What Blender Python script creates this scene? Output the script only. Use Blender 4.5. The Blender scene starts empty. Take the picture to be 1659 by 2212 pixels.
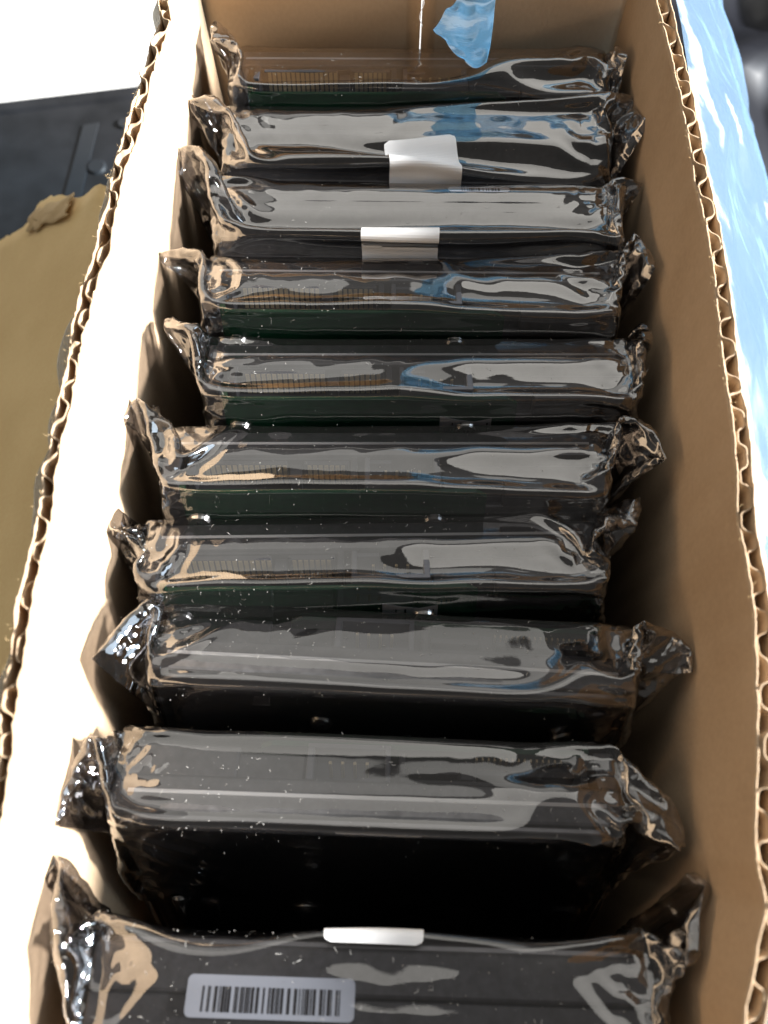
import bpy, bmesh, math, random
import numpy as np
from mathutils import Vector, Matrix

S = 0.001                      # everything below is written in millimetres
rad = math.radians
scene = bpy.context.scene
COL = scene.collection

# ------------------------------------------------------------------ camera
th, yaw = rad(20.0), rad(2.3)
hd = Vector((-math.sin(yaw), math.cos(yaw), 0)); RT = Vector((math.cos(yaw), math.sin(yaw), 0))
FW = hd*math.sin(th) - Vector((0, 0, 1))*math.cos(th)
UP = hd*math.cos(th) + Vector((0, 0, 1))*math.sin(th)
cam = bpy.data.cameras.new('camera')
cam.sensor_fit = 'AUTO'; cam.sensor_width = 36.0; cam.lens = 18.0/(1106.0/1789.0)
cam.clip_start = 0.01; cam.clip_end = 50.0
cam.dof.use_dof = True; cam.dof.focus_distance = 0.200; cam.dof.aperture_fstop = 15.0
co = bpy.data.objects.new('camera', cam); COL.objects.link(co)
m = Matrix((RT, UP, -FW)).transposed().to_4x4(); m.translation = Vector((-3, 0, 318))*S
co.matrix_world = m
scene.camera = co

# ------------------------------------------------------------------ light
world = bpy.data.worlds.new('World'); scene.world = world; world.use_nodes = True
wn = world.node_tree.nodes; wl = world.node_tree.links
bg = wn['Background']; bg.inputs[0].default_value = (0.15, 0.143, 0.135, 1); bg.inputs[1].default_value = 1.0     # dim room

def area(name, loc, target, size, power, color):
    l = bpy.data.lights.new(name, 'AREA'); l.shape = 'DISK'; l.size = size; l.energy = power; l.color = color
    o = bpy.data.objects.new(name, l); COL.objects.link(o)
    o.location = Vector(loc)*S
    d = (Vector(target)-Vector(loc))
    o.rotation_euler = d.to_track_quat('-Z', 'Y').to_euler()
    return o
EL, AZ, DIST = rad(20.5), rad(3.0), 3000.0     # low daylight from the right
tgt = Vector((-40, 80, 140))
src = tgt + Vector((math.cos(EL)*math.cos(AZ), math.cos(EL)*math.sin(AZ), math.sin(EL)))*DIST
area('window_light', src, tgt, 0.42, 490.0, (1.0, 0.985, 0.955))

# cool sky light through the same window, wider and weaker than the sun
wk = bpy.data.lights.new('window_sky_light', 'AREA'); wk.shape = 'RECTANGLE'; wk.size = 1.5; wk.size_y = 1.1; wk.energy = 28.0; wk.color = (0.70, 0.85, 1.0)
wko = bpy.data.objects.new('window_sky_light', wk); COL.objects.link(wko); wko.location = (2.1, 0.35, 1.55)
wko.rotation_euler = (Vector((0, 0.08, 0.14))-wko.location).to_track_quat('-Z', 'Y').to_euler()
# added lamps in place of ceiling and wall, shaped for the film's reflections
def panel(name, az, el, dist, w, h, power, color):
    l = bpy.data.lights.new(name, 'AREA'); l.shape = 'RECTANGLE'; l.size = w; l.size_y = h; l.energy = power; l.color = color
    o = bpy.data.objects.new(name, l); COL.objects.link(o); c = Vector((0, 0.08, 0.14))
    o.location = c+Vector((math.sin(rad(az))*math.cos(rad(el)), math.cos(rad(az))*math.cos(rad(el)), math.sin(rad(el))))*dist
    o.rotation_euler = (c-o.location).to_track_quat('-Z', 'Y').to_euler()
panel('reflection_panel_high', 0, 60, 2.2, 3.4, 1.25, 17.5, (1.0, 0.97, 0.90))
panel('reflection_panel_low', -26, 34, 2.2, 2.7, 0.75, 3.8, (1.0, 0.98, 0.92))

scene.view_settings.view_transform = 'Standard'; scene.view_settings.look = 'None'
scene.view_settings.exposure = 0.0; scene.view_settings.gamma = 1.0
scene.view_settings.use_curve_mapping = False
scene.cycles.use_denoising = True
scene.cycles.max_bounces = 10; scene.cycles.transparent_max_bounces = 24
scene.cycles.glossy_bounces = 5; scene.cycles.diffuse_bounces = 5
scene.cycles.caustics_reflective = False; scene.cycles.caustics_refractive = False
scene.cycles.sample_clamp_indirect = 6.0

# ------------------------------------------------------------------ helpers
def link(o, parent=None):
    COL.objects.link(o)
    if parent is not None: o.parent = parent
    return o
def mesh_obj(name, verts, faces, mat, parent=None, smooth=False):
    me = bpy.data.meshes.new(name)
    me.from_pydata([tuple(float(c)*S for c in v) for v in verts], [], faces); me.update()
    if smooth: me.polygons.foreach_set('use_smooth', [True]*len(me.polygons))
    me.materials.append(mat)
    return link(bpy.data.objects.new(name, me), parent)
def bm_obj(name, bm, mat, parent=None, smooth=False):
    me = bpy.data.meshes.new(name)
    for v in bm.verts: v.co *= S
    bm.normal_update(); bm.to_mesh(me); bm.free()
    if smooth: me.polygons.foreach_set('use_smooth', [True]*len(me.polygons))
    me.materials.append(mat)
    return link(bpy.data.objects.new(name, me), parent)
def empty(name, loc=(0, 0, 0)):
    o = bpy.data.objects.new(name, None); o.empty_display_size = 0.02
    o.location = Vector(loc)*S; return link(o)
def tag(o, label=None, cat=None, group=None, kind=None):
    for k, v in (('label', label), ('category', cat), ('group', group), ('kind', kind)):
        if v: o[k] = v
    return o
def add_box(bm, x0, x1, y0, y1, z0, z1, bev=0.0):
    vs = [bm.verts.new((x, y, z)) for z in (z0, z1) for (x, y) in ((x0, y0), (x1, y0), (x1, y1), (x0, y1))]
    fs = [(3, 2, 1, 0), (4, 5, 6, 7), (0, 1, 5, 4), (1, 2, 6, 5), (2, 3, 7, 6), (3, 0, 4, 7)]
    fc = [bm.faces.new([vs[i] for i in f]) for f in fs]
    if bev:
        es = list({e for f in fc for e in f.edges})
        bmesh.ops.bevel(bm, geom=es, offset=bev, segments=2, affect='EDGES', profile=0.5)
def grid_faces(nv, nu, base=0, flip=False):
    f = []
    for j in range(nv-1):
        for i in range(nu-1):
            a = base+j*nu+i
            q = (a, a+1, a+nu+1, a+nu)
            f.append(q[::-1] if flip else q)
    return f
def grid_mesh(name, A, mat, parent=None):
    nv, nu = A.shape[:2]
    idx = np.arange(nv*nu).reshape(nv, nu)
    Q = np.stack([idx[:-1, :-1], idx[:-1, 1:], idx[1:, 1:], idx[1:, :-1]], -1).reshape(-1)
    me = bpy.data.meshes.new(name); nf = len(Q)//4
    me.vertices.add(nv*nu); me.vertices.foreach_set('co', (A.reshape(-1)*S).astype(np.float32))
    me.loops.add(len(Q)); me.loops.foreach_set('vertex_index', Q.astype(np.int32))
    me.polygons.add(nf); me.polygons.foreach_set('loop_start', np.arange(0, len(Q), 4, dtype=np.int32))
    me.polygons.foreach_set('use_smooth', np.ones(nf, bool))
    me.update(calc_edges=True); me.validate(); me.materials.append(mat)
    return link(bpy.data.objects.new(name, me), parent)
class Noise1:
    def __init__(self, seed, n=512): self.t = np.random.default_rng(seed).uniform(-1, 1, n)
    def __call__(self, x):
        i = math.floor(x); f = x-i; f = f*f*(3-2*f)
        return self.t[i % 512]*(1-f)+self.t[(i+1) % 512]*f
def noise2(seed):
    t = np.random.default_rng(seed).uniform(-1, 1, (64, 64))
    def f(x, y):
        i = np.floor(x).astype(int); j = np.floor(y).astype(int); a = x-i; b = y-j
        a = a*a*(3-2*a); b = b*b*(3-2*b)
        return (t[i % 64, j % 64]*(1-a)+t[(i+1) % 64, j % 64]*a)*(1-b)+(t[i % 64, (j+1) % 64]*(1-a)+t[(i+1) % 64, (j+1) % 64]*a)*b
    return f

# ------------------------------------------------------------------ materials
def mat_base(name):
    m = bpy.data.materials.new(name); m.use_nodes = True
    nt = m.node_tree; return m, nt, nt.nodes, nt.links, nt.nodes['Principled BSDF']
def principled(name, col, rough=0.5, metal=0.0, noise=None, bump=0.0, scale=200.0, stretch=(1, 1, 1), coat=0.0):
    m, nt, n, l, b = mat_base(name)
    b.inputs['Base Color'].default_value = (*col, 1); b.inputs['Roughness'].default_value = rough
    b.inputs['Metallic'].default_value = metal
    b.inputs['Coat Weight'].default_value = coat
    if noise or bump:
        tc = n.new('ShaderNodeTexCoord'); mp = n.new('ShaderNodeMapping'); mp.inputs['Scale'].default_value = stretch
        l.new(tc.outputs['Object'], mp.inputs[0])
        nz = n.new('ShaderNodeTexNoise'); nz.inputs['Scale'].default_value = scale; nz.inputs['Detail'].default_value = 6
        l.new(mp.outputs[0], nz.inputs['Vector'])
        if noise:
            r = n.new('ShaderNodeValToRGB'); r.color_ramp.elements[0].position = 0.3; r.color_ramp.elements[1].position = 0.72
            r.color_ramp.elements[0].color = (*noise, 1); r.color_ramp.elements[1].color = (*col, 1)
            l.new(nz.outputs[0], r.inputs[0]); l.new(r.outputs[0], b.inputs['Base Color'])
        if bump:
            bp = n.new('ShaderNodeBump'); bp.inputs['Strength'].default_value = bump; bp.inputs['Distance'].default_value = 0.0004
            l.new(nz.outputs[0], bp.inputs['Height']); l.new(bp.outputs[0], b.inputs['Normal'])
    return m
def cardboard(name, col, dark, lines=0.0):
    m, nt, n, l, b = mat_base(name)
    b.inputs['Roughness'].default_value = 0.82; b.inputs['Specular IOR Level'].default_value = 0.25
    tc = n.new('ShaderNodeTexCoord')
    n1 = n.new('ShaderNodeTexNoise'); n1.inputs['Scale'].default_value = 28; n1.inputs['Detail'].default_value = 5
    n2 = n.new('ShaderNodeTexNoise'); n2.inputs['Scale'].default_value = 900; n2.inputs['Detail'].default_value = 3
    mp = n.new('ShaderNodeMapping'); mp.inputs['Scale'].default_value = (1, 1, 0.7)
    l.new(tc.outputs['Object'], n1.inputs['Vector']); l.new(tc.outputs['Object'], mp.inputs[0]); l.new(mp.outputs[0], n2.inputs['Vector'])
    r = n.new('ShaderNodeValToRGB'); r.color_ramp.elements[0].position = 0.3; r.color_ramp.elements[1].position = 0.7
    r.color_ramp.elements[0].color = (*dark, 1); r.color_ramp.elements[1].color = (*col, 1)
    l.new(n1.outputs[0], r.inputs[0])
    mx = n.new('ShaderNodeMix'); mx.data_type = 'RGBA'; mx.blend_type = 'OVERLAY'; mx.inputs[0].default_value = 0.10
    l.new(r.outputs[0], mx.inputs[6]); l.new(n2.outputs[0], mx.inputs[7])
    l.new(mx.outputs[2], b.inputs['Base Color'])
    bp = n.new('ShaderNodeBump'); bp.inputs['Strength'].default_value = 0.08; bp.inputs['Distance'].default_value = 0.0003
    l.new(n2.outputs[0], bp.inputs['Height'])
    if lines:
        wv = n.new('ShaderNodeTexWave'); wv.wave_type = 'BANDS'; wv.bands_direction = 'Y'; wv.inputs['Scale'].default_value = 35.0
        wv.inputs['Distortion'].default_value = 1.0
        l.new(tc.outputs['Object'], wv.inputs['Vector'])
        b2 = n.new('ShaderNodeBump'); b2.inputs['Strength'].default_value = lines; b2.inputs['Distance'].default_value = 0.0006
        l.new(wv.outputs['Fac'], b2.inputs['Height']); l.new(bp.outputs[0], b2.inputs['Normal']); l.new(b2.outputs[0], b.inputs['Normal'])
    else: l.new(bp.outputs[0], b.inputs['Normal'])
    return m
def film(name, trans, refl, base, slope, rough, bump=0.0, diffuse=None, dfac=0.0):
    """thin plastic film: part of the light passes straight, part is mirrored"""
    m = bpy.data.materials.new(name); m.use_nodes = True
    n = m.node_tree.nodes; l = m.node_tree.links
    n.remove(n['Principled BSDF']); out = n['Material Output']
    tr = n.new('ShaderNodeBsdfTransparent'); tr.inputs[0].default_value = (*trans, 1)
    gl = n.new('ShaderNodeBsdfGlossy'); gl.inputs['Color'].default_value = (*refl, 1); gl.inputs['Roughness'].default_value = rough
    lw = n.new('ShaderNodeLayerWeight'); lw.inputs['Blend'].default_value = 0.5
    ma = n.new('ShaderNodeMath'); ma.operation = 'MULTIPLY_ADD'; ma.inputs[1].default_value = slope; ma.inputs[2].default_value = base; ma.use_clamp = True
    l.new(lw.outputs['Facing'], ma.inputs[0])
    mx = n.new('ShaderNodeMixShader'); l.new(ma.outputs[0], mx.inputs[0]); l.new(tr.outputs[0], mx.inputs[1]); l.new(gl.outputs[0], mx.inputs[2])
    last = mx
    if diffuse:
        df = n.new('ShaderNodeBsdfTranslucent'); df.inputs[0].default_value = (*diffuse, 1)
        d2 = n.new('ShaderNodeBsdfDiffuse'); d2.inputs[0].default_value = (*diffuse, 1)
        ad = n.new('ShaderNodeMixShader'); ad.inputs[0].default_value = 0.5; l.new(df.outputs[0], ad.inputs[1]); l.new(d2.outputs[0], ad.inputs[2])
        m2 = n.new('ShaderNodeMixShader'); m2.inputs[0].default_value = dfac; l.new(mx.outputs[0], m2.inputs[1]); l.new(ad.outputs[0], m2.inputs[2]); last = m2
    if bump:
        tc = n.new('ShaderNodeTexCoord'); nz = n.new('ShaderNodeTexNoise'); nz.inputs['Scale'].default_value = 260; nz.inputs['Detail'].default_value = 4
        l.new(tc.outputs['Object'], nz.inputs['Vector'])
        bp = n.new('ShaderNodeBump'); bp.inputs['Strength'].default_value = bump; bp.inputs['Distance'].default_value = 0.0002
        l.new(nz.outputs[0], bp.inputs['Height']); l.new(bp.outputs[0], gl.inputs['Normal'])
    l.new(last.outputs[0], out.inputs[0])
    return m

M = {}
M['kraft'] = cardboard('kraft_liner', (0.57, 0.42, 0.28), (0.47, 0.335, 0.215), 0.20)
M['kraft_far'] = cardboard('kraft_liner_plain', (0.62, 0.455, 0.305), (0.545, 0.395, 0.26))
M['kraft_flute'] = cardboard('kraft_flute', (0.53, 0.39, 0.26), (0.42, 0.30, 0.19))
M['kraft_lifted'] = cardboard('kraft_lightened', (0.78, 0.57, 0.28), (0.68, 0.48, 0.225))  # tan lightened to make up for the shadow the box casts there
M['paper_torn'] = cardboard('kraft_torn', (0.60, 0.44, 0.24), (0.50, 0.35, 0.18))
M['film'] = film('static_shielding_film', (0.555, 0.55, 0.56), (0.96, 0.955, 0.955), 0.10, 0.54, 0.026, 0.05)
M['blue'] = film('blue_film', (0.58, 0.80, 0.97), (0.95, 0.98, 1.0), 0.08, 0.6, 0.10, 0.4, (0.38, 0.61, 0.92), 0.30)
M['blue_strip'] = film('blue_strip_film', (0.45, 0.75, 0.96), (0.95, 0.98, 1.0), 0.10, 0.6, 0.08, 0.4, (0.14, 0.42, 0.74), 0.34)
M['clear'] = film('clear_tape', (0.93, 0.92, 0.88), (0.95, 0.95, 0.95), 0.06, 0.6, 0.08, 0.3, (0.85, 0.83, 0.77), 0.36)
M['alu'] = principled('cast_aluminium', (0.17, 0.17, 0.18), 0.42, 0.7, (0.12, 0.12, 0.125), 0.15, 500)
M['lid'] = principled('brushed_lid', (0.36, 0.36, 0.37), 0.32, 0.85, (0.29, 0.29, 0.30), 0.05, 300, (1, 1, 12))
M['strip'] = principled('foil_strip', (0.82, 0.82, 0.82), 0.4, 0.2)
M['pcb'] = principled('green_board', (0.008, 0.095, 0.040), 0.35, 0.0, (0.005, 0.06, 0.028), 0.05, 180, (1, 1, 4), 0.4)
M['plastic'] = principled('black_plastic', (0.045, 0.046, 0.052), 0.28, 0.0, None, 0.05, 700)
M['grey_plastic'] = principled('grey_plastic', (0.14, 0.145, 0.165), 0.3, 0.0, None, 0.05, 700)
M['gold'] = principled('gold_contact', (0.62, 0.50, 0.29), 0.45, 0.45)
M['steel'] = principled('screw_steel', (0.62, 0.62, 0.60), 0.28, 1.0)
M['label'] = principled('white_paper_label', (0.90, 0.90, 0.91), 0.55, 0.0, (0.87, 0.87, 0.88), 0.05, 120)
M['ink'] = principled('black_ink', (0.03, 0.03, 0.035), 0.6)
M['blue_ink'] = principled('blue_ink', (0.05, 0.14, 0.30), 0.6)
M['dust'] = principled('dust', (0.50, 0.49, 0.47), 0.9)
M['white'] = principled('white_table', (0.84, 0.84, 0.83), 0.45, 0.0, (0.81, 0.81, 0.80), 0.02, 20)
M['tray'] = principled('charcoal_plastic', (0.012, 0.013, 0.015), 0.4, 0.0, (0.028, 0.029, 0.033), 0.06, 60)
M['black'] = principled('black_sheet', (0.012, 0.013, 0.018), 0.35, 0.0, (0.007, 0.008, 0.012), 0.2, 40)
M['thread'] = principled('white_thread', (0.8, 0.8, 0.78), 0.7)

# ------------------------------------------------------------------ setting
table = mesh_obj('table_top', [(-3000, -3000, 0), (3000, -3000, 0), (3000, 3000, 0), (-3000, 3000, 0)], [(0, 1, 2, 3)], M['white'])
tag(table, 'white table top under the box, glaring in the daylight', kind='structure')

# ------------------------------------------------------------------ cardboard box
RIM = 174.0
LEFT = [(-140, -63.0), (-60, -64.0), (1.5, -65.0), (5.8, -65.3), (13.0, -66.4), (21.5, -66.1), (30.8, -67.0), (42.1, -66.6), (50.7, -66.2), (57.0, -66.9), (66.3, -66.8),
        (79.4, -66.6), (98.6, -66.3), (108.8, -64.7), (130.6, -64.7), (140.6, -63.1), (156.0, -62.2), (167.5, -61.2), (173.6, -60.0), (180.3, -61.6), (210, -61.6)]
RIGHT = [(-140, 56), (-60, 53.5), (-27.4, 52.4), (-16.8, 55.7), (-11.7, 57.8), (-5.5, 57.1), (0.3, 57.3), (14.8, 59.5), (26.6, 60.4), (36.3, 61.1), (44.0, 60.9), (51.8, 60.2),
         (71.5, 61.2), (84.5, 60.8), (111.9, 60.8), (128.7, 59.4), (155.4, 57.8), (185.0, 54.7), (210, 53.5)]
def interp(tab, y): return float(np.interp(y, [a for a, b in tab], [b for a, b in tab]))
YN, YF = -135.0, 208.0
def pos_left(s, z, o):
    t = max(0, min(1, z/RIM))**1.3
    return ((-62.5)*(1-t)+interp(LEFT, s)*t - o, s, z)
def pos_right(s, z, o):
    t = max(0, min(1, z/RIM))**1.3
    return ((56.5)*(1-t)+interp(RIGHT, s)*t + o, s, z)
def pos_far(s, z, o): return (s, YF + 0.05 + o + 2.0*math.sin(z/RIM*1.6), z)
def pos_near(s, z, o): return (s, YN - 0.05 - o, z)
ZS = [0, 30, 60, 90, 110, 125, 138, 148, 156, 162, 166.5, 170, 172.5]
def ribbon(name, pos, s0, s1, step, offs, thick, mat, parent, seed, ragged, zs=ZS, crush=0.0, flute=False):
    """a paper sheet of real thickness standing on edge, its top edge torn unevenly"""
    nz = Noise1(seed); nz2 = Noise1(seed+50); nz3 = Noise1(seed+90)
    n = int((s1-s0)/step)+1
    ss = np.linspace(s0, s1, n)
    V = []; rows = len(zs)+1
    pts = []
    for s in ss:
        if flute:
            ph = s/8.3*2*math.pi + 0.9*nz(s/17.)
            a = math.cos(ph)
            off = 1.52 + (1.12+0.2*nz2(s/9.))*max(-1, min(1, a*1.25 - 0.12*a**3))
            ds = 0.40*math.sin(2*ph) + 0.45*nz3(s/2.6)
        else: off, ds = offs, 0.0
        pts.append((s, off, ds))
    for side in (0, 1):
        for (s, off, ds) in pts:
            top = RIM + ragged*(0.7*nz(s/2.3)+0.5*nz2(s/0.9)+0.9*nz3(s/11.)) - (0.15 if flute else 0)
            for k in range(rows):
                z = zs[k] if k < len(zs) else top
                w = max(0.0, (z-150)/24.0)
                cr = 1 - crush*w*(0.5+0.5*nz3(s/8.+3))
                sh = 0.55*w*w*nz2(s/5.5+7) if flute else 0.25*w*w*nz2(s/4.+1)
                o = off*cr + sh*0.6
                # thickness measured across the sheet
                if flute:
                    V.append(pos(min(max(s+ds*(0.4+0.6*w), s0), s1)+ (thick*0.5*math.sin(s/8.3*2*math.pi) if side else 0), z, o + (thick*0.7 if side else 0)))
                else:
                    V.append(pos(s, z, o + (thick if side else 0)))
    F = []
    N = n*rows
    def idx(side, i, k): return side*N + i*rows + k
    for i in range(n-1):
        for k in range(rows-1):
            F.append((idx(0, i, k), idx(0, i+1, k), idx(0, i+1, k+1), idx(0, i, k+1)))
            F.append((idx(1, i, k+1), idx(1, i+1, k+1), idx(1, i+1, k), idx(1, i, k)))
        F.append((idx(0, i, rows-1), idx(0, i+1, rows-1), idx(1, i+1, rows-1), idx(1, i, rows-1)))
        F.append((idx(1, i, 0), idx(1, i+1, 0), idx(0, i+1, 0), idx(0, i, 0)))
    for i in (0, n-1):
        for k in range(rows-1):
            F.append((idx(0, i, k), idx(0, i, k+1), idx(1, i, k+1), idx(1, i, k)))
    return mesh_obj(name, V, F, mat, parent, smooth=True)
box = empty('cardboard_box', (0, 36, 0))
tag(box, 'open brown corrugated cardboard box holding the row of bagged drives', 'box')
box_shift = Vector((0, 36, 0))
def wall(pos, s0, s1, seed, crush, ragged, fine=True):
    inner = ribbon('wall', pos, s0, s1, 0.8 if fine else 4, 0.0, 0.34, M['kraft'] if fine else M['kraft_far'], box, seed, ragged, crush=0)
    fl = ribbon('flute', pos, s0+1, s1-1, 0.42 if fine else 0.9, 0, 0.42, M['kraft_flute'], inner, seed+1, ragged*0.9, zs=[0, 60, 120, 148, 160, 168], crush=crush, flute=True)
    ou = ribbon('outer_liner', pos, s0, s1, 0.8 if fine else 4, 2.95, 0.34, M['kraft'], inner, seed+2, ragged, crush=crush)
    inner.location = -box_shift*S
    return inner, ou
wl_, wl_out = wall(pos_left, YN, YF, 11, 0.30, 0.75)
wr_, wr_out = wall(pos_right, YN, YF, 21, 0.05, 0.35)
wf1, _ = wall(pos_far, -66.4, -1.1, 31, 0.0, 0.3, False)
wf2, _ = wall(pos_far, -0.85, 57.6, 41, 0.0, 0.3, False)
wn_, _ = wall(pos_near, -67, 60, 51, 0.0, 0.3, False)
bm = bmesh.new(); add_box(bm, -62.2, 56.2, YN+0.3, YF-0.3, 0.2, 4.0)
fl = bm_obj('bottom_panel', bm, M['kraft'], box); fl.location = -box_shift*S
# torn paper fibres along the cut edges
def fibres(pos, s0, s1, n, seed, parent, off):
    r = random.Random(seed); V = []; F = []
    for _ in range(n):
        s = r.uniform(s0, s1); z = RIM + r.uniform(-1.0, 0.4); o = off + r.choice((-0.15, 0.5))*r.random()
        p = Vector(pos(s, z, o)); d = Vector((r.uniform(-1, 1), r.uniform(-1, 1), r.uniform(-0.3, 1))).normalized()
        q = d.orthogonal().normalized()*0.035; ln = r.uniform(0.3, 1.5); bend = Vector((r.uniform(-1, 1), r.uniform(-1, 1), r.uniform(-1, 1)))*ln*0.3
        b = len(V); mid = p+d*ln*0.5+bend; end = p+d*ln
        V += [p-q, p+q, mid+q, mid-q, end]
        F += [(b, b+1, b+2, b+3), (b+3, b+2, b+4)]
    return tag(mesh_obj('paper_fibres', V, F, M['paper_torn'], parent), kind='stuff')
fibres(pos_right, -60, 205, 620, 5, wr_, 0.0); fibres(pos_left, -30, 205, 420, 6, wl_, 2.9)
# clear packing tape lifting from the outside of the sunlit wall
def tape(y0, y1, ztop, zbot, seed, parent):
    nz = Noise1(seed); V = []; n = int((y1-y0)/2)+1; rows = 8
    for i in range(n):
        s = y0+(y1-y0)*i/(n-1)
        for k in range(rows):
            z = zbot+(ztop+0.8*nz(s/6.)-zbot)*k/(rows-1)
            lift = (0.5+2.6*abs(nz(s/14.+3)))*(k/(rows-1))**2
            V.append(pos_left(s, z, 3.45+lift))
    o = mesh_obj('packing_tape', V, grid_faces(n, rows), M['clear'], parent, True)
    md = o.modifiers.new('t', 'SOLIDIFY'); md.thickness = 0.00012
    return o
tape(-60, 104, 171, 128, 3, wl_out); tape(108, 200, 169.5, 120, 8, wl_out)

# ------------------------------------------------------------------ hard drives
T = 19.5
def casting(sloped):
    bm = bmesh.new()
    if sloped:                 # blank end falling away towards the board side
        add_box(bm, -50.8, 50.8, 5.4, 7.9, 0, 147, 0.6); add_box(bm, -50.8, 50.8, 2.4, 5.6, 1.0, 147); add_box(bm, -50.8, 50.8, -0.1, 2.6, 2.2, 147)
        add_box(bm, -50.8, 50.8, -8.4, 0.0, 10.5, 138.5, 0.5)
    else:
        add_box(bm, -50.8, 50.8, -0.1, 7.9, 0, 147, 0.7)
        add_box(bm, -50.8, 50.8, -8.4, 0.0, 1.2, 138.5, 0.5)
    add_box(bm, 27, 50.8, -8.4, 0.0, 138.0, 143.8, 0.6); add_box(bm, -50.8, -46.5, -8.4, 0.0, 138.0, 146.4, 0.6)
    add_box(bm, 13.2, 27.2, -6.8, 0.0, 138.0, 143.4, 0.4)
    return bm
def make_drive():
    """connector end up, circuit board towards -y, lid towards +y"""
    root = empty('hard_drive')
    bm = casting(False)
    body = bm_obj('base_casting', bm, M['alu'], root)
    # stepped lid with rounded corners
    bm = bmesh.new()
    def ring(y, inset, r):
        vs = []
        x1, z0, z1 = 49.6-inset, 1.2+inset, 145.8-inset
        for (cx, cz, a0) in ((x1-r, z1-r, 0), (-x1+r, z1-r, 90), (-x1+r, z0+r, 180), (x1-r, z0+r, 270)):
            for k in range(7):
                a = rad(a0+15*k); vs.append(bm.verts.new((cx+r*math.cos(a), y, cz+r*math.sin(a))))
        return vs
    prof = [(7.8, 0, 5), (8.7, 0.05, 5), (8.95, 0.3, 5), (8.95, 2.2, 11), (9.2, 2.8, 11), (9.55, 3.3, 11), (9.7, 4.2, 10.5)]
    rs = [ring(*p) for p in prof]
    for a, b in zip(rs, rs[1:]):
        for i in range(len(a)):
            j = (i+1) % len(a); bm.faces.new((a[i], b[i], b[j], a[j]))
    bm.faces.new(rs[-1]); bm.faces.new(rs[0][::-1])
    lid = bm_obj('lid', bm, M['lid'], root)
    bm = bmesh.new(); add_box(bm, -47.5, 47.5, 3.3, 4.1, 146.95, 147.14)
    bm_obj('seal_strip', bm, M['strip'], lid)
    # circuit board with a stepped top edge
    bm = bmesh.new()
    out = [(-46, 84), (23, 84), (23, 142.8), (20.5, 144.4), (-5.5, 144.4), (-5.5, 144.2), (-44.8, 144.2), (-44.8, 145.6), (-46, 145.6)]
    a = [bm.verts.new((x, -8.45, z)) for x, z in out]; b = [bm.verts.new((x, -9.65, z)) for x, z in out]
    bm.faces.new(a[::-1]); bm.faces.new(b)
    for i in range(len(out)):
        j = (i+1) % len(out); bm.faces.new((a[i], a[j], b[j], b[i]))
    board = bm_obj('circuit_board', bm, M['pcb'], root)
    bm = bmesh.new()
    r = random.Random(4)
    for (x0, x1, z0, z1) in ((-38, -24, 100, 114), (-12, 2, 96, 110), (8, 16, 118, 124), (-30, -22, 122, 127), (-6, 0, 120, 128), (-16, -12, 126, 129)):
        add_box(bm, x0, x1, -9.75, -9.6, z0, z1)
    bm_obj('solder_pads', bm, M['grey_plastic'], board)
    # connector: base, end posts, rear shroud and the two tongues
    bm = bmesh.new()
    add_box(bm, -44.6, -6.4, -8.3, -0.2, 136.5, 140.6, 0.2)
    add_box(bm, -44.6, -43.1, -6.6, -0.2, 140.5, 146.8, 0.15); add_box(bm, -7.7, -6.4, -6.6, -0.2, 140.5, 146.4, 0.15)
    add_box(bm, -43.2, -7.6, -0.9, -0.2, 140.5, 146.2)
    add_box(bm, -41.9, -22.3, -3.2, -2.0, 140.5, 146.9, 0.1); add_box(bm, -18.4, -8.3, -3.2, -2.0, 140.5, 146.9, 0.1)
    add_box(bm, -21.6, -19.0, -5.6, -1.6, 140.5, 145.4, 0.15)
    conn = bm_obj('connector', bm, M['plastic'], root)
    bm = bmesh.new()
    for x0, k in ((-41.0, 15), (-17.6, 7)):
        for i in range(k): add_box(bm, x0+i*1.27, x0+i*1.27+0.86, -3.32, -3.18, 140.9, 146.6)
    for i in range(15): add_box(bm, -41.0+i*1.27+0.2, -41.0+i*1.27+0.6, -8.2, -7.5, 140.5, 142.6)
    bm_obj('contact_strips', bm, M['gold'], conn)
    bm = bmesh.new()
    add_box(bm, -4.6, 12.6, -8.3, -7.2, 136.6, 146.3, 0.2); add_box(bm, -4.6, -3.5, -7.3, -0.2, 136.6, 146.3, 0.2)
    add_box(bm, 11.2, 12.6, -7.3, -0.2, 136.6, 146.3, 0.2); add_box(bm, -3.6, 11.3, -7.3, -0.2, 136.6, 139.8)
    add_box(bm, -3.6, 1.5, -1.3, -0.2, 139.7, 145.4)
    jb = bm_obj('jumper_block', bm, M['grey_plastic'], root)
    for i in range(4):
        bm = bmesh.new(); x = 0.2+2.54*i
        add_box(bm, x-0.32, x+0.32, -4.6, -3.9, 139, 145.8, 0.1)
        bm_obj('pin', bm, M['gold'], jb)
    for (x, z) in ((-43.0, 134.6), (11.5, 134.4), (-42.0, 89), (19.5, 89)):
        bm = bmesh.new()
        bmesh.ops.create_cone(bm, cap_ends=True, segments=20, radius1=3.0, radius2=2.3, depth=1.1, matrix=Matrix.Translation((x, -10.1, z)) @ Matrix.Rotation(rad(90), 4, 'X'))
        sc = bm_obj('screw', bm, M['steel'], root)
        bm = bmesh.new()
        for k in range(3):
            w = bmesh.ops.create_cube(bm, size=1.0, matrix=Matrix.Translation((x, -10.68, z)) @ Matrix.Rotation(rad(60*k), 4, 'Y') @ Matrix.Diagonal((2.2, 0.1, 0.55, 1)))
        bm_obj('recess', bm, M['ink'], sc)
    return root
def children_of(o): return list(o.children)
def copy_tree(o, parent=None):
    c = o.copy(); COL.objects.link(c); c.parent = parent
    for ch in children_of(o): copy_tree(ch, c)
    return c
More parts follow.
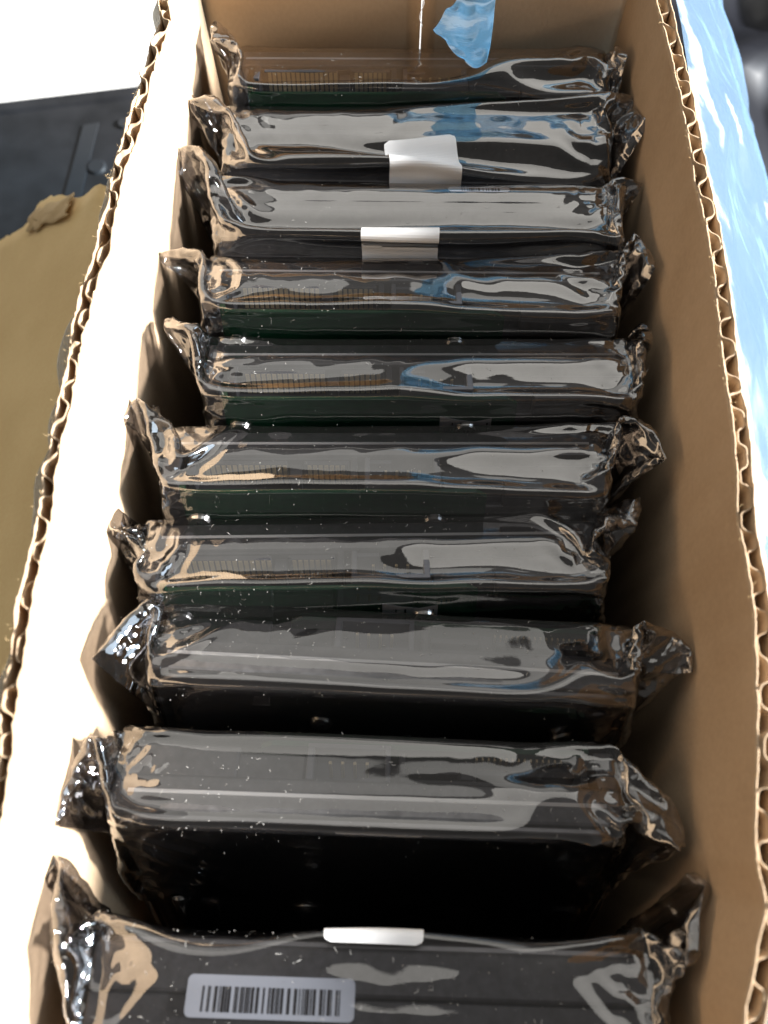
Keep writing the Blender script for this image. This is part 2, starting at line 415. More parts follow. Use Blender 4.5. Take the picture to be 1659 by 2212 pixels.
# x centre, y of the rear top edge, lean, turn, type
#      xc    yrear   lean  turn  kind
SPEC = [(0.5, 200.0, 16.0, 2.0, 'board'), (-0.5, 178.5, 16.0, 1.2, 'blank'), (0.0, 155.5, 19.0, 1.6, 'blank'), (0.0, 133.0, 21.0, 1.7, 'board'), (3.4, 110.0, 22.0, 2.3, 'board'),
        (-3.6, 86.5, 23.0, 2.3, 'board'), (-4.6, 64.5, 25.0, 3.0, 'board'), (-3.2, 42.0, 25.0, -0.6, 'lid'), (-6.2, 15.0, 24.0, 0.4, 'lid'), (-3.8, -21.5, 13.0, 0.6, 'blank')]
def frame_of(i):
    xc, yr, lean, turn, kind = SPEC[i]
    a = rad(lean)
    Rm = Matrix.Rotation(rad(turn), 4, 'Z') @ Matrix.Rotation(-a, 4, 'X')
    zb = 4.5+ T/2*math.sin(a)
    yb = yr-147*math.sin(a)-T/2*math.cos(a)
    return Matrix.Translation(Vector((xc, yb, zb))*S) @ Rm
WHERE = ['farthest hard drive, gold contacts dim under the blue plastic strip', 'hard drive with blank end up, under the larger white sticker', 'hard drive with blank end up, third from the far wall',
         'hard drive with two rows of gold contacts, just in front of the second sticker', 'hard drive with green board, silver screw and small white board label', 'hard drive with gold contacts, sixth from the far wall',
         'hard drive with green board seen above the first lid-side drive', 'hard drive turned lid forward with rounded lid corner, farther of the two', 'hard drive turned lid forward, bordering the black gap', 'nearest hard drive with a barcode label on its end']
proto = make_drive()
drives = []
for i, sp in enumerate(SPEC):
    d = proto if i == 0 else copy_tree(proto)
    Fm = frame_of(i)
    if sp[4] == 'lid': Fm = Fm @ Matrix.Rotation(math.pi, 4, 'Z')
    if sp[4] == 'blank': Fm = Fm @ Matrix.Translation((0, 0, 147*S)) @ Matrix.Rotation(math.pi, 4, 'Y')
    d.matrix_world = Fm
    tag(d, WHERE[i], 'hard drive', 'hard drives standing in the box')
    drives.append(d)
bm = casting(True); me = bpy.data.meshes.new('base_casting_sloped')
for v in bm.verts: v.co *= S
bm.normal_update(); bm.to_mesh(me); bm.free(); me.materials.append(M['alu'])
for k in (1, 2):
    for ch in drives[k].children:
        if ch.name.startswith('base_casting'): ch.data = me
def board_label(d, x0):
    o = None
    V = [(x0, -9.85, 129), (x0+12.5, -9.85, 129.5), (x0+12.4, -9.85, 138.5), (x0+8.5, -9.85, 137.4), (x0+4.5, -9.85, 138.0), (x0+0.1, -9.85, 139.2)]
    V2 = [(x, -9.70, z) for x, y, z in V]; n = len(V)
    F = [tuple(range(n)), tuple(range(2*n-1, n-1, -1))]+[(i, i+n, (i+1) % n+n, (i+1) % n) for i in range(n)]
    o = mesh_obj('board_label', V+V2, F, M['label'], d); o['label'] = 'small white printed label on the green board'
    bm = bmesh.new()
    for (xa, xb) in ((3.0, 3.25), (5.0, 5.4), (11.3, 11.6)): add_box(bm, x0+xa, x0+xb, -9.93, -9.86, 130.0, 137.2)
    bm_obj('print', bm, M['ink'], o)
    bm = bmesh.new()
    for k in range(4): add_box(bm, x0+1.2+0.42*k, x0+1.5+0.42*k, -9.93, -9.86, 133.0-0.2*(k % 2), 136.0)
    bm_obj('print', bm, M['blue_ink'], o)
board_label(drives[4], 5.0); board_label(drives[6], 2.0)
def rounded(x0, x1, y0, y1, r):
    pts = []
    for (cx, cy, a0) in ((x1-r, y1-r, 0), (x0+r, y1-r, 90), (x0+r, y0+r, 180), (x1-r, y0+r, 270)):
        for k in range(5):
            a = rad(a0+22.5*k); pts.append((cx+r*math.cos(a), cy+r*math.sin(a)))
    return pts
M['label_cool'] = principled('cool_white_label', (0.80, 0.86, 0.97), 0.5, 0.0, (0.76, 0.82, 0.94), 0.05, 120)
def barcode(d, x0, x1, y0, y1, bars, seed):
    """printed label on the blank end of a drive (local z = 0 is the end that stands up)"""
    pts = rounded(x0, x1, y0, y1, 1.0); n = len(pts)
    V = [(x, y, -0.18) for x, y in pts]+[(x, y, -0.02) for x, y in pts]
    F = [tuple(range(n))[::-1], tuple(range(n, 2*n))]+[(i, (i+1) % n, (i+1) % n+n, i+n) for i in range(n)]
    o = mesh_obj('end_label', V, F, M['label_cool'], d); o['label'] = 'white barcode label'
    r = random.Random(seed); bm = bmesh.new(); x = x0+2.6
    while x < x1-3.0:
        w = r.choice((0.15, 0.2, 0.3, 0.5)); add_box(bm, x, x+w, y0+bars[0], y0+bars[1], -0.24, -0.17); x += w+r.choice((0.16, 0.25, 0.4, 0.7))
    bm_obj('print', bm, M['ink'], o)

# ------------------------------------------------------------------ static shielding bags: a small film solver
def sdf(P, hx, hy, top, r, slope=None):
    q = np.empty_like(P)
    q[..., 0] = np.abs(P[..., 0])-(hx-r); q[..., 1] = np.abs(P[..., 1])-(hy-r); q[..., 2] = P[..., 2]-(top-r)
    mm = np.maximum(q, 0); d = np.sqrt((mm*mm).sum(-1))
    core = d < 1e-6
    sd = d+np.minimum(q.max(-1), 0)-r
    sg = np.sign(P); sg[..., 2] = 1; sg[sg == 0] = 1
    n = np.where(core[..., None], np.eye(3, dtype=P.dtype)[q.argmax(-1)], mm/np.maximum(d, 1e-6)[..., None])*sg
    if slope is not None:      # the front half of the end face falls away by an angle that varies along x
        be = slope[0](P[..., 0]).astype(np.float32); y0 = slope[1]
        inside = (P[..., 1] < y0) & (P[..., 1] > -hy-.5) & (np.abs(P[..., 0]) < hx+.5) & (P[..., 2] > -12.0)
        pd = (P[..., 2]-top)*np.cos(be)+(y0-P[..., 1])*np.sin(be)
        use = inside & (pd > sd)
        sd = np.where(use, pd, sd)
        n = np.where(use[..., None], np.stack([np.zeros_like(be), -np.sin(be), np.cos(be)], -1), n)
        if len(slope) > 2:     # a second, steeper fall near the front
            b2 = slope[2](P[..., 0]).astype(np.float32); y2 = slope[3]
            pd = (P[..., 2]-top+(y0-y2)*np.tan(be))*np.cos(b2)+(y2-P[..., 1])*np.sin(b2)
            use = inside & (P[..., 1] < y2+2) & (pd > sd)
            sd = np.where(use, pd, sd)
            n = np.where(use[..., None], np.stack([np.zeros_like(b2), -np.sin(b2), np.cos(b2)], -1), n)
    return sd, n
def relax(A, B, L, k):
    d = B-A; l = np.sqrt((d*d).sum(-1, keepdims=True))+1e-9
    e = d*((l-L)/l*(0.5*k)); A += e; B -= e
def pairs(P, ax, step, L, k, cols):
    for a in cols:
        if ax: A, B = P[:, a:-step:2*step], P[:, a+step::2*step]; q = min(A.shape[1], B.shape[1]); relax(A[:, :q], B[:, :q], L, k)
        else: A, B = P[a:-step:2*step], P[a+step::2*step]; q = min(A.shape[0], B.shape[0]); relax(A[:q], B[:q], L, k)
def sweep(P, h, kb):
    pairs(P, 1, 1, h, 1., (0, 1)); pairs(P, 0, 1, h, 1., (0, 1))
    for a in (0, 1):
        for b in (0, 1):
            for (A, D) in ((P[a:-1:2, b:-1:2], P[a+1::2, b+1::2]), (P[a:-1:2, b+1::2], P[a+1::2, b:-1:2])):
                i, j = min(A.shape[0], D.shape[0]), min(A.shape[1], D.shape[1])
                relax(A[:i, :j], D[:i, :j], h*2**.5, .45)
    pairs(P, 1, 2, 2*h, kb, (0, 1, 2, 3)[:2]+(2, 3)); pairs(P, 0, 2, 2*h, kb, (0, 1, 2, 3))
def solve_bag(seed, W=145., hf=44., hr=34., off=5., ears=(), bulges=(), slack=2.5, slope=None, lx=(-62, 60), rear=0.9, front=1.2, levels=((5., 240), (2.5, 130), (1.25, 50)), cling=.05):
    """two sheets sealed at the sides and top, drawn over the drive; ears = loose corners, bulges = trapped air (film coordinates)"""
    rng = np.random.default_rng(seed); hx, hy = 51.1, T/2+.25
    h = levels[0][0]; nu = int(round(W/h))+1; vt = np.arange(-hf-T/2, hr+T/2+.1, h)
    P = np.zeros((len(vt), nu, 3), np.float32); P[..., 0] = ((np.arange(nu)-(nu-1)/2)*h)[None]
    for j, t in enumerate(vt):
        k = 1-(slack+sum(b[5]*np.exp(-(((np.arange(nu)-(nu-1)/2)*h-b[0])/b[2])**2) for b in bulges))/hf if t < 0 else np.ones(nu)
        P[j, :, 1] = np.clip(t, -hy-1.2, hy+1.2); P[j, :, 2] = 1.2-max(0, abs(t)-hy-1)*k
    for lev, (hh, steps) in enumerate(levels):
        if lev:
            a = np.empty((P.shape[0]*2-1, P.shape[1], 3), np.float32); a[::2] = P; a[1::2] = (P[1:]+P[:-1])/2
            P = np.empty((a.shape[0], a.shape[1]*2-1, 3), np.float32); P[:, ::2] = a; P[:, 1::2] = (a[:, 1:]+a[:, :-1])/2
            h = hh
        mrow, ncol = P.shape[:2]
        uu = (np.arange(ncol)-(ncol-1)/2)*h; tt = np.arange(mrow)*h-hf-T/2
        P += rng.normal(0, (.14, .06, .02)[lev]*h, P.shape).astype(np.float32)
        V = np.zeros_like(P)
        pj = np.round((2*off-tt+hf+T/2)/h).astype(int)
        js = np.where((pj >= 0) & (pj < mrow))[0]; ks = pj[js]
        we = []
        for (sx, dt, rd, fx, fy, fz) in ears:
            w = np.exp(-(((uu-sx*(ncol-1)*h/2)/rd)**2)[None]-(((tt-off-dt)/rd)**2)[:, None])
            we.append((w[..., None]*np.array([fx, fy, fz])*(h/2.5)*.1).astype(np.float32))
        we = sum(we) if we else np.zeros_like(P)
        wb = np.zeros((mrow, ncol), np.float32)
        for (x, t, rx, rt, k, _) in bulges: wb += k*np.exp(-(((uu-x)/rx)**2)[None]-(((tt-t)/rt)**2)[:, None])
        fix = P[[0, -1], :, 2].copy()
        kb = (.12, .18, .18)[lev]
        for s in range(steps):
            sd, nn = sdf(P, hx, hy, .25, 1.0, slope)
            V *= .88; V -= nn*((cling*h/2.5)*(np.clip(sd, 0, 1)-wb))[..., None]
            V += we
            Q = P.copy(); P += V
            for it in range(4):
                sweep(P, h, kb)
                for c in (0, -1): P[js, c] = (P[js, c]+P[ks, c])/2
                P[[0, -1], :, 2] = fix
                sd, nn = sdf(P, hx, hy, .25, 1.0, slope)
                P += nn*np.maximum(-sd, 0)[..., None]
                P[..., 0] = np.clip(P[..., 0], lx[0], lx[1])
                P[..., 1] = np.clip(P[..., 1], np.where(P[..., 2] < -9, -hy-front, -99.), np.where(P[..., 2] < 4, hy+rear, 99.))
            V = np.clip(P-Q, -h*.5, h*.5)
    calm = np.clip((44-np.abs(P[..., 0]))/10, 0.06, 1)[..., None]*.5       # taut in the middle, crisp at the ends
    for _ in range(7):
        A = P.copy(); A[1:-1, 1:-1] = (P[:-2, 1:-1]+P[2:, 1:-1]+P[1:-1, :-2]+P[1:-1, 2:])/4
        P = P+(A-P)*calm
        sd, nn = sdf(P, hx, hy, .25, 1.0, slope); P = P+nn*np.maximum(-sd, 0)[..., None]
    return P, hf+T/2, h
BAGL = ['farthest silver-grey antistatic bag, touching the far box wall', 'antistatic bag with a square white sticker, the larger one, second from the far wall', 'antistatic bag with the smaller white sticker and a crumpled ear on the left',
        'clear grey antistatic bag over gold contacts, in front of the second sticker', 'antistatic bag showing green board and a screw at its left', 'antistatic bag with crumpled black fold at its right end, sixth from the far wall',
        'dusty antistatic bag directly behind the bag with a pointed right ear', 'antistatic bag with a pointed ear sticking out at the right', 'antistatic bag with folded tab at the right, behind the black gap', 'nearest loose antistatic bag over a barcode label']
rnd = random.Random(77)
def make_bag(i, **kw):
    xc = SPEC[i][0]
    P, v0, h = solve_bag(100+i, lx=(-64.2-xc, 58.8-xc), **kw)
    P = P.astype(float); P[..., 2] += 147.0
    a = np.empty((P.shape[0]*2-1, P.shape[1], 3)); a[::2] = P; a[1::2] = (P[1:]+P[:-1])/2
    a[1:-1:2][1:-1] = (9*(P[1:-2]+P[2:-1])-(P[:-3]+P[3:]))/16
    b = np.empty((a.shape[0], a.shape[1]*2-1, 3)); b[:, ::2] = a; b[:, 1::2] = (a[:, 1:]+a[:, :-1])/2
    b[:, 1:-1:2][:, 1:-1] = (9*(a[:, 1:-2]+a[:, 2:-1])-(a[:, :-3]+a[:, 3:]))/16
    q = a = P[::2, ::2]
    k = 4; jj = np.clip(np.arange(b.shape[0])/k, 0, q.shape[0]-1.0001); ii = np.clip(np.arange(b.shape[1])/k, 0, q.shape[1]-1.0001)
    j0 = jj.astype(int); i0 = ii.astype(int); fj = (jj-j0)[:, None, None]; fi = (ii-i0)[None, :, None]
    A00, A01, A10, A11 = q[j0][:, i0], q[j0][:, i0+1], q[j0+1][:, i0], q[j0+1][:, i0+1]
    lo = fi+fj <= 1                 # two flat triangles per cell
    flat = np.where(lo, A00+(A01-A00)*fi+(A10-A00)*fj, A11+(A10-A11)*(1-fi)+(A01-A11)*(1-fj))
    wgt = np.clip((np.abs(b[..., :1])-42)/7, 0, 1)*.8
    P = b+(flat-b)*wgt; h = h/2
    # fine crinkles where the film is gathered at the two ends
    Nn = np.cross(np.gradient(P, axis=1), np.gradient(P, axis=0)); Nn /= np.linalg.norm(Nn, axis=-1, keepdims=True)+1e-9
    ga, gb = noise2(i*3+200), noise2(i*3+201)
    vv, uu = np.meshgrid(np.arange(P.shape[0])*h, np.arange(P.shape[1])*h, indexing='ij')
    ridge = 0.42*(0.5-np.abs(ga(uu/5.5+vv/11., vv/5.0-uu/9.)))+0.22*(0.5-np.abs(gb(uu/2.6-vv/4., vv/2.4+uu/7.)))
    amp = np.clip((np.abs(P[..., 0])-42)/8, 0, 1)*1.35
    gc, gd = noise2(i*3+300), noise2(i*3+301)
    pucker = 0.05*(0.5-np.abs(gc(uu/13.+vv/40., vv/8.-uu/30.)))+0.025*(0.5-np.abs(gd(uu/6.-vv/9., vv/4.+uu/15.)))
    patch = np.clip(0.55+1.1*gc(uu/31.+5, vv/17.+9), 0, 1)
    P = P+Nn*(ridge*amp+pucker*patch)[..., None]
    nu = P.shape[1]
    nz = noise2(i+5)
    def ext(row):
        rows = []
        for k in range(1, 7):
            z = row[:, 2]*(1-k/6.)+2.0*(k/6.)
            r = row.copy(); r[:, 2] = z
            r[:, 0] += 0.8*nz(row[:, 0]/9.+k, z/20.+3)*k/6; r[:, 0] = np.clip(r[:, 0], -62-xc, 57.5-xc); rows.append(r)
        return rows
    fr = ext(P[0])[::-1]; rr = ext(P[-1])
    A = np.concatenate([np.array(fr), P, np.array(rr)], 0)
    mcount = A.shape[0]
    o = grid_mesh('antistatic_bag', A, M['film'])
    o.matrix_world = frame_of(i)
    tag(o, BAGL[i], 'plastic bag', 'antistatic bags in the box')
    # dust specks and lint lying on the film
    N = np.cross(np.gradient(P, axis=1), np.gradient(P, axis=0)); N /= np.linalg.norm(N, axis=-1, keepdims=True)+1e-9
    c = np.array([0, 0, 120.]); sgn = np.where(((P-c)*N).sum(-1) < 0, -1., 1.); N *= sgn[..., None]
    V = []; F = []
    jt = int(round(v0/h))
    for _ in range(150 if i in (1, 2) else (300 if i < 6 else 480)):
        j = min(max(int(rnd.gauss(jt-3, 15)), 2), P.shape[0]-3); k = rnd.randrange(12, nu-12)
        p = Vector(P[j, k])+Vector((rnd.uniform(-.6, .6), 0, 0)); n = Vector(N[j, k]); t = n.orthogonal().normalized(); t.rotate(Matrix.Rotation(rnd.uniform(0, 6.28), 3, n)); b = n.cross(t)
        p += n*0.06
        q = len(V)
        if rnd.random() < 0.14:
            ln = rnd.uniform(.5, 1.3); w = 0.045; e = t*ln*.5+b*ln*rnd.uniform(-.35, .35); f = t*ln+b*ln*rnd.uniform(-.3, .3)
            V += [p-b*w, p+b*w, p+e+b*w+n*.12, p+e-b*w+n*.12, p+f+n*.05]; F += [(q, q+1, q+2, q+3), (q+3, q+2, q+4)]
        else:
            r = rnd.choice((.05, .06, .07, .08, .11, .16))
            V += [p+t*r, p-t*r*.5+b*r*.8, p-t*r*.6-b*r*.7, p+n*r*1.1]; F += [(q, q+1, q+2), (q, q+1, q+3), (q+1, q+2, q+3), (q+2, q, q+3)]
    d = mesh_obj('dust', V, F, M['dust'], o); tag(d, kind='stuff')
    return o, P, N, v0, h
def sticker(bag, P, N, v0, h, xa, xb, ta, tb, label, lift=0.25, r=1.4, curl=0.0):
    """white paper sticker following the film; ta/tb = distance along the film from the middle of the end (towards the front negative)"""
    nu = P.shape[1]; W = (nu-1)*h
    n1, n2 = 22, 26
    top = []
    jm = int(((ta+tb)/2+v0)/h); dx = float(np.interp((xa+xb)/2, P[jm, :, 0], (np.arange(nu)-(nu-1)/2)*h))-(xa+xb)/2
    for a in range(n2):
        fa = a/(n2-1)
        for b in range(n1):
            fb = b/(n1-1)
            t = ta+(tb-ta)*fa
            dt = min(t-ta, tb-t)
            ins = 0.0
            if dt < r: ins = r-math.sqrt(max(0, r*r-(r-dt)**2))
            x = xa+ins+(xb-xa-2*ins)*fb
            u = (x+dx+W/2)/h; v = (t+v0)/h
            i, j = int(min(max(u, 0), nu-2)), int(min(max(v, 0), P.shape[0]-2)); fu, fv = u-i, v-j
            def bl(Q): return Q[j, i]*(1-fu)*(1-fv)+Q[j, i+1]*fu*(1-fv)+Q[j+1, i]*(1-fu)*fv+Q[j+1, i+1]*fu*fv
            n = bl(N); top.append((bl(P), n/(np.linalg.norm(n)+1e-9), fa))
    V = [p+n*(lift+curl*(1-f)**2) for p, n, f in top]+[p+n*(lift-0.13+curl*(1-f)**2) for p, n, f in top]
    k = n1*n2
    F = grid_faces(n2, n1)+grid_faces(n2, n1, k, True)
    ring = [b for b in range(n1)]+[a*n1+n1-1 for a in range(1, n2)]+[(n2-1)*n1+b for b in range(n1-2, -1, -1)]+[a*n1 for a in range(n2-2, 0, -1)]
    F += [(ring[q], ring[q]+k, ring[(q+1) % len(ring)]+k, ring[(q+1) % len(ring)]) for q in range(len(ring))]
    o = mesh_obj('sticker', V, F, M['label'], bag, False); o['label'] = label
    return o

L, R_ = -1, 1
def tilt(seed, knots, wob=3.0, y0=1.0):
    nz = np.random.default_rng(seed).uniform(-1, 1, 40)
    xs = [k[0] for k in knots]; bs = [k[1] for k in knots]
    return (lambda x: np.radians(np.maximum(0, np.interp(x, xs, bs)+wob*np.interp(x/6.0+20, np.arange(40), nz)))), y0
BAGS = [dict(W=150, ears=((L, 0, 9, -.6, .5, 1.2), (R_, 0, 8, .5, .2, 1.2)), bulges=((22, -4, 14, 7, 1.5, 1.5),), slack=.2, slope=tilt(1, ((-50, 4), (-30, 9), (-5, 3), (8, 12), (45, 16)))),
        dict(W=150, ears=((L, 0, 12, -1, .2, .7), (R_, 0, 12, 1, .2, .7)), bulges=((-26, -12, 24, 9, 1.3, 1.2),), slack=.4, slope=tilt(2, ((-50, 15), (-30, 19), (0, 21), (12, 16), (40, 20), (50, 14)), 3, 6.0)+tilt(22, ((-50, 30), (-10, 40), (50, 34)), 3, -2.0)),
        dict(W=152.5, ears=((L, 0, 13, -.9, .6, 1.5), (R_, 0, 9, .8, 0, .6)), bulges=((5, -12, 44, 8, 1.2, .8),), slack=.2, slope=tilt(33, ((-50, 14), (-25, 21), (30, 22), (50, 14)), 1.6, 6.0)+tilt(23, ((-50, 32), (0, 38), (50, 32)), 3, -2.5)),
        dict(W=150, ears=((L, 0, 9, -1, -.2, .7), (R_, 0, 13, 1, .2, 1.1)), slack=0, slope=tilt(4, ((-48, 2), (-36, 5), (-20, 5), (-6, 2), (6, 3), (12, 13), (46, 16), (50, 8)), 2)),
        dict(W=150, ears=((L, 0, 12, -.9, .4, 1.3), (R_, 0, 11, 1, .2, .6)), slack=0, slope=tilt(5, ((-48, 2), (-34, 5.5), (-18, 4), (-4, 2), (6, 9), (14, 15), (44, 17), (50, 9)), 2)),
        dict(W=152.5, ears=((L, 0, 12, -1, .3, 1.1), (R_, 0, 13, 1.2, .1, .9)), slack=0, slope=tilt(6, ((-48, 3), (-30, 4), (-8, 3), (8, 6), (20, 14), (46, 18), (50, 9)), 2)),
        dict(W=150, ears=((L, 0, 12, -1.2, .1, .6), (R_, 0, 11, .8, .2, .9)), slack=0, slope=tilt(7, ((-48, 7), (-30, 4), (-5, 5), (10, 13), (46, 15), (50, 8)), 2.5)),
        dict(W=155, ears=((L, 0, 12, -1, .0, .9), (R_, 0, 13, 1.4, .2, 1.2)), bulges=((41, -4, 8, 6, 1.6, 1.0),), slack=0, slope=tilt(8, ((-50, 13), (50, 13)), 2, -4.2)),
        dict(W=155, ears=((L, 0, 13, -1.2, -.1, 1.1), (R_, -6, 13, 1.2, -.4, .4)), bulges=((40, -3, 8, 6, 1.6, 1.0), (-46, -8, 6, 5, 1.3, .6)), slack=0, slope=tilt(10, ((-50, 12), (50, 12)), 2, -4.2)),
        dict(W=165, ears=((L, 2, 17, -1.0, .9, 1.3), (R_, 2, 18, .8, .9, 1.3)), bulges=((-30, 2, 18, 9, 1.4, 1.6), (30, 6, 12, 8, 1.0, 1.0)), slack=.6, rear=9.0, slope=tilt(9, ((-50, 9), (0, 13), (50, 12)), 4, -3.8))]
bags = [make_bag(i, **b) for i, b in enumerate(BAGS)]
sticker(*bags[1], -7.0, 12.0, -24.0, -3.0, 'square white sticker')
sticker(*bags[2], -13.0, 6.2, -27.0, -7.5, 'white sticker with rounded corners')
sticker(*bags[9], -9.0, 9.5, 6.0, 19.0, 'white sticker bent over the rear edge')
barcode(drives[9], 2.8, 32.8, -3.8, 2.9, (0.9, 4.9), 3)
barcode(drives[2], -25, -9, 5.6, 7.8, (0.3, 1.6), 9)

# ------------------------------------------------------------------ blue plastic film
def crumple(seed, amps):
    fs = [(noise2(seed+k), a, sc) for k, (a, sc) in enumerate(amps)]
    def f(x, y):
        r = 0
        for g, a, sc in fs: r = r + a*(1-2*np.abs(g(np.asarray(x)/sc+3.3, np.asarray(y)/sc+7.7)))
        return r
    return f
def film_patch(name, fn, nu, nv, mat, label, cat):
    V = []
    for j in range(nv):
        for i in range(nu): V.append(fn(i/(nu-1), j/(nv-1)))
    o = mesh_obj(name, V, grid_faces(nv, nu), mat, None, True)
    return tag(o, label, cat)
cr = crumple(60, ((5, 34), (2.6, 15), (1.1, 6)))
fa, fb, fc, fd = noise2(61), noise2(62), noise2(63), noise2(64)
def folds(x, y):
    x = np.asarray(x, float); y = np.asarray(y, float)
    a = (x+0.35*y)/26; b = (y-0.35*x)/95
    c = (x-0.25*y)/11; d = (y+0.25*x)/44
    e = (x+0.6*y)/5.5; f = (y-0.6*x)/19
    return float(7.5*(0.5-np.abs(fa(a, b)))+3.0*(0.5-np.abs(fb(c, d)))+0.9*(0.5-np.abs(fc(e, f))))
OUT = [(-140, 60), (60, 66), (160, 64), (200, 58), (235, 52), (262, 44), (285, 30), (310, 22)]
def blue_fn(u, v):
    y = -135+v*440
    w = interp(OUT, y)
    x = 64.5 + 2.2 + u*w
    z = 160-6*math.sin(v*9)-(u**1.15)*w*1.3+folds(x, y)*(0.25+min(1, u*3)*0.75)
    return (x+folds(y, x+40)*0.3*min(1, u*3), y, max(z, 3))
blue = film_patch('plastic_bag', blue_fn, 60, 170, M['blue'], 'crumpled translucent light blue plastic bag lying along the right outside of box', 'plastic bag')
cr2 = crumple(80, ((0.9, 9), (0.5, 4)))
KV = [0, .14, .27, .36, .42, .50, .58, .66, .80, .90, 1]
KL = [-16, -6, 0, 3, 4, 5.5, 7.5, 8.0, 2.0, 6.0, 11.0]
KR = [78, 70, 58, 40, 29, 25, 22, 18.0, 17.6, 17.2, 16.5]
KY = [252, 236, 222, 212, 206, 204, 202.5, 200.5, 193.5, 190, 186.5]
KZ = [222, 216, 202, 184, 176, 171, 166, 161.5, 158, 156, 154.0]
def strip_fn(u, v):
    # a sheet heaped behind the far wall; its narrow end hangs over the wall down to the farthest bag
    L_, R2, y, z = (float(np.interp(v, KV, k)) for k in (KL, KR, KY, KZ))
    x = L_+(R2-L_)*u
    c = float(cr2(x, v*60)); c2 = float(cr(x+9, v*110))*max(0, .36-v)*2.2
    p = Vector((x, y-1.2+c*0.9+c2-2.2*math.sin(u*math.pi)*v, z+c*0.4)); q = Vector((-3, 0, 318))
    k = float(np.interp(v, [0, .5, .68, 1], [1, 1, .975, .93]))     # the free end curls forward over the bag
    return tuple(q+(p-q)*k)
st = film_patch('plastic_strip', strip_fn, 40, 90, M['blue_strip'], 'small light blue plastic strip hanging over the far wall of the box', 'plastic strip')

# ------------------------------------------------------------------ things around the box
# torn cardboard leaning on the left outside wall
edge = [(-72, 172), (-88, 182), (-104, 189), (-114, 191.5), (-119, 196), (-131, 203), (-140, 206), (-140.5, 200), (-148, 199), (-158, 203), (-167, 206.5), (-195, 212)]
nz = Noise1(7); nb = Noise1(9)
V = []; n = 60; rows = 60
xs = np.linspace(-71.5, -196, n)
ex = [-a for a, b in edge]; ey = [b for a, b in edge]
for side in (0, 1):
    for i, x in enumerate(xs):
        yt = float(np.interp(-x, ex, ey))+0.8*nz(x/1.9)
        for k in range(rows):
            f = k/(rows-1); y = -150+(yt+150)*f
            z = 126+0.9*(x+72)*0.95 + 1.3*nb(y/40.) + (1.5*nz(x/7+20) if f > .97 else 0)
            V.append((x, y, z - (0.6 if f > .985 else 3.0)*side))
N0 = n*rows
F = [tuple(reversed(f)) for f in grid_faces(n, rows)]+grid_faces(n, rows, N0)
for i in range(n-1):
    for k in (0, rows-1): F.append((i*rows+k, (i+1)*rows+k, N0+(i+1)*rows+k, N0+i*rows+k))
for k in range(rows-1):
    for i in (0, n-1): F.append((i*rows+k, i*rows+k+1, N0+i*rows+k+1, N0+i*rows+k))
sheet = mesh_obj('cardboard_sheet', V, F, M['kraft_lifted'], None, True)
tag(sheet, 'tan cardboard sheet with a torn edge leaning on the left outside of box', 'cardboard')
# torn paper curl on its edge
V = []; n = 16
for j in range(n):
    for i in range(n):
        u, v = i/(n-1), j/(n-1)
        x = -140+u*23+1.2*nz(v*7); y = 203-u*8-v*10+1.0*nz(u*9+4)
        V.append((x, y, 126+0.855*(x+72)+1.0+3.0*math.sin(v*2.4)*(1-v*.5)+0.5*nz(u*5+v*3)))
tc_ = mesh_obj('torn_paper', V, grid_faces(n, n), M['paper_torn'], sheet, True)
md = tc_.modifiers.new('t', 'SOLIDIFY'); md.thickness = 0.0004
# charcoal plastic tray on the table behind the sheet
tray = empty('plastic_tray', (-260, 190, 0)); tag(tray, 'dark charcoal plastic tray on the white table left of the box', 'tray')
def local(o, p): 
    o.location = -Vector((-260, 190, 0))*S
bm = bmesh.new()
def quad(bm, ps):
    bm.faces.new([bm.verts.new(p) for p in ps])
top = [(-420, 40), (-96, 80), (-100, 334), (-430, 268)]
cx, cy = -260, 185
def inset(p, k): return (p[0]+(cx-p[0])*k, p[1]+(cy-p[1])*k)
rings = [(top, 0.5, 0.0), (top, 11.0, 0.004), (top, 12.0, 0.012), (top, 12.0, 0.055), (top, 10.6, 0.07)]
prev = None
for (pp, z, k) in rings:
    vs = [bm.verts.new((*inset(p, k), z)) for p in pp]
    if prev:
        for a in range(4): bm.faces.new((prev[a], prev[(a+1) % 4], vs[(a+1) % 4], vs[a]))
    prev = vs
bm.faces.new(prev)
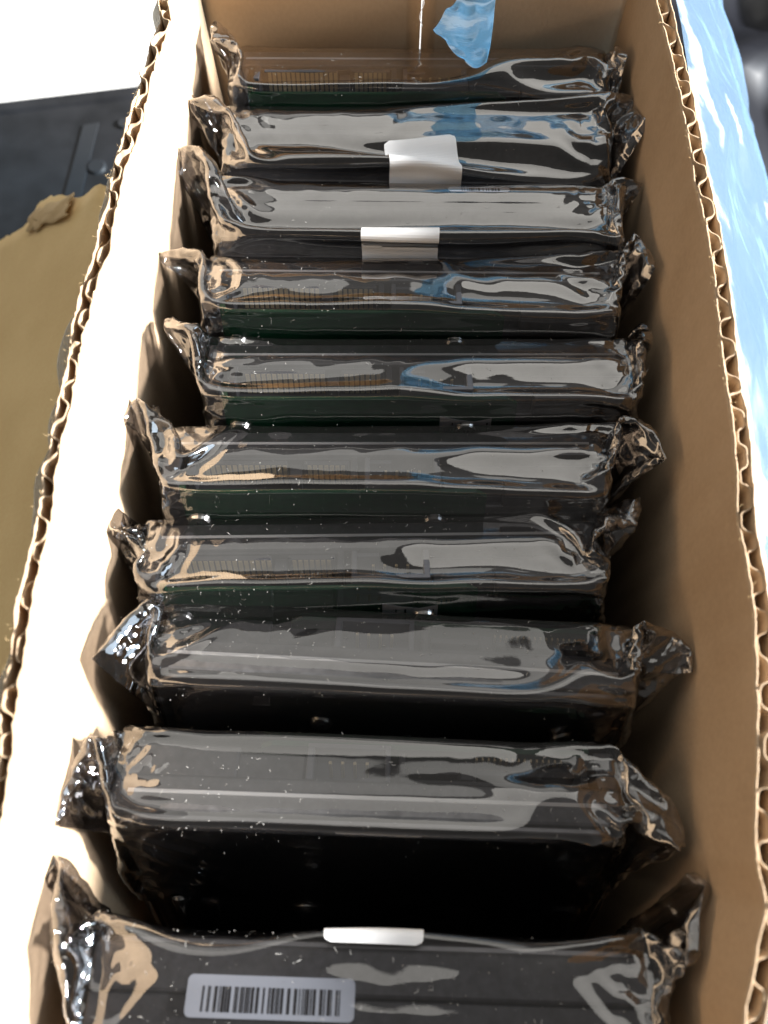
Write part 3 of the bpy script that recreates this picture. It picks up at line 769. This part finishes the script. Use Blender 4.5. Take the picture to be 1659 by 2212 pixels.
local(bm_obj('tray_body', bm, M['tray'], tray), None)
M['tray_grey'] = principled('tray_paler_plastic', (0.034, 0.036, 0.040), 0.5, 0.0, (0.028, 0.030, 0.034), 0.05, 60)  # slightly paler grey for the raised bar and discs on the tray
for k in ('tray', 'tray_grey'): M[k].node_tree.nodes['Principled BSDF'].inputs['Specular IOR Level'].default_value = 0.18
bm = bmesh.new()
vs = []
for z in (10.5, 11.4):
    vs.append([bm.verts.new((x, y, z)) for x, y in ((-166, 120), (-157, 120), (-151, 303), (-158, 301))])
for a in range(4): bm.faces.new((vs[0][a], vs[0][(a+1) % 4], vs[1][(a+1) % 4], vs[1][a]))
bm.faces.new(vs[1]); local(bm_obj('pale_bar', bm, M['tray_grey'], tray), None)
for (x, y, r) in ((-148, 277, 4.6), (-139, 303, 3.2), (-150, 252, 3.0)):
    bm = bmesh.new(); bmesh.ops.create_cone(bm, cap_ends=True, segments=24, radius1=r, radius2=r*0.8, depth=1.2, matrix=Matrix.Translation((x, y, 11.2)))
    local(bm_obj('pale_disc', bm, M['tray_grey'], tray), None)
# black sheet at the far right, added under the blue bag to darken it
cr3 = crumple(95, ((9, 60), (4, 22)))
def black_fn(u, v):
    x = 74+u*350; y = -160+v*780
    return (x, y, 14+float(cr3(x, y))*0.9*min(1, (x-70)/60)+6*min(1, (x-70)/80))
blk = film_patch('black_cloth', black_fn, 50, 96, M['black'], 'black rumpled cloth beyond the blue plastic, carried under it to darken it', 'cloth')
md = blk.modifiers.new('t', 'SOLIDIFY'); md.thickness = 0.001
# white thread caught in the seam of the far wall
V = []; F = []
for k in range(12):
    f = k/11; x = -1.0+0.5*math.sin(f*7); y = YF-1.0-1.2*f; z = 156-8*f
    V += [(x-.09, y, z), (x+.09, y, z), (x, y-.15, z)]
for k in range(11):
    for a in range(3): b = (a+1) % 3; F.append((k*3+a, k*3+b, k*3+3+b, k*3+3+a))
tag(mesh_obj('thread', V, F, M['thread'], None, True), 'thin white thread in the middle seam of the far box wall', 'thread')
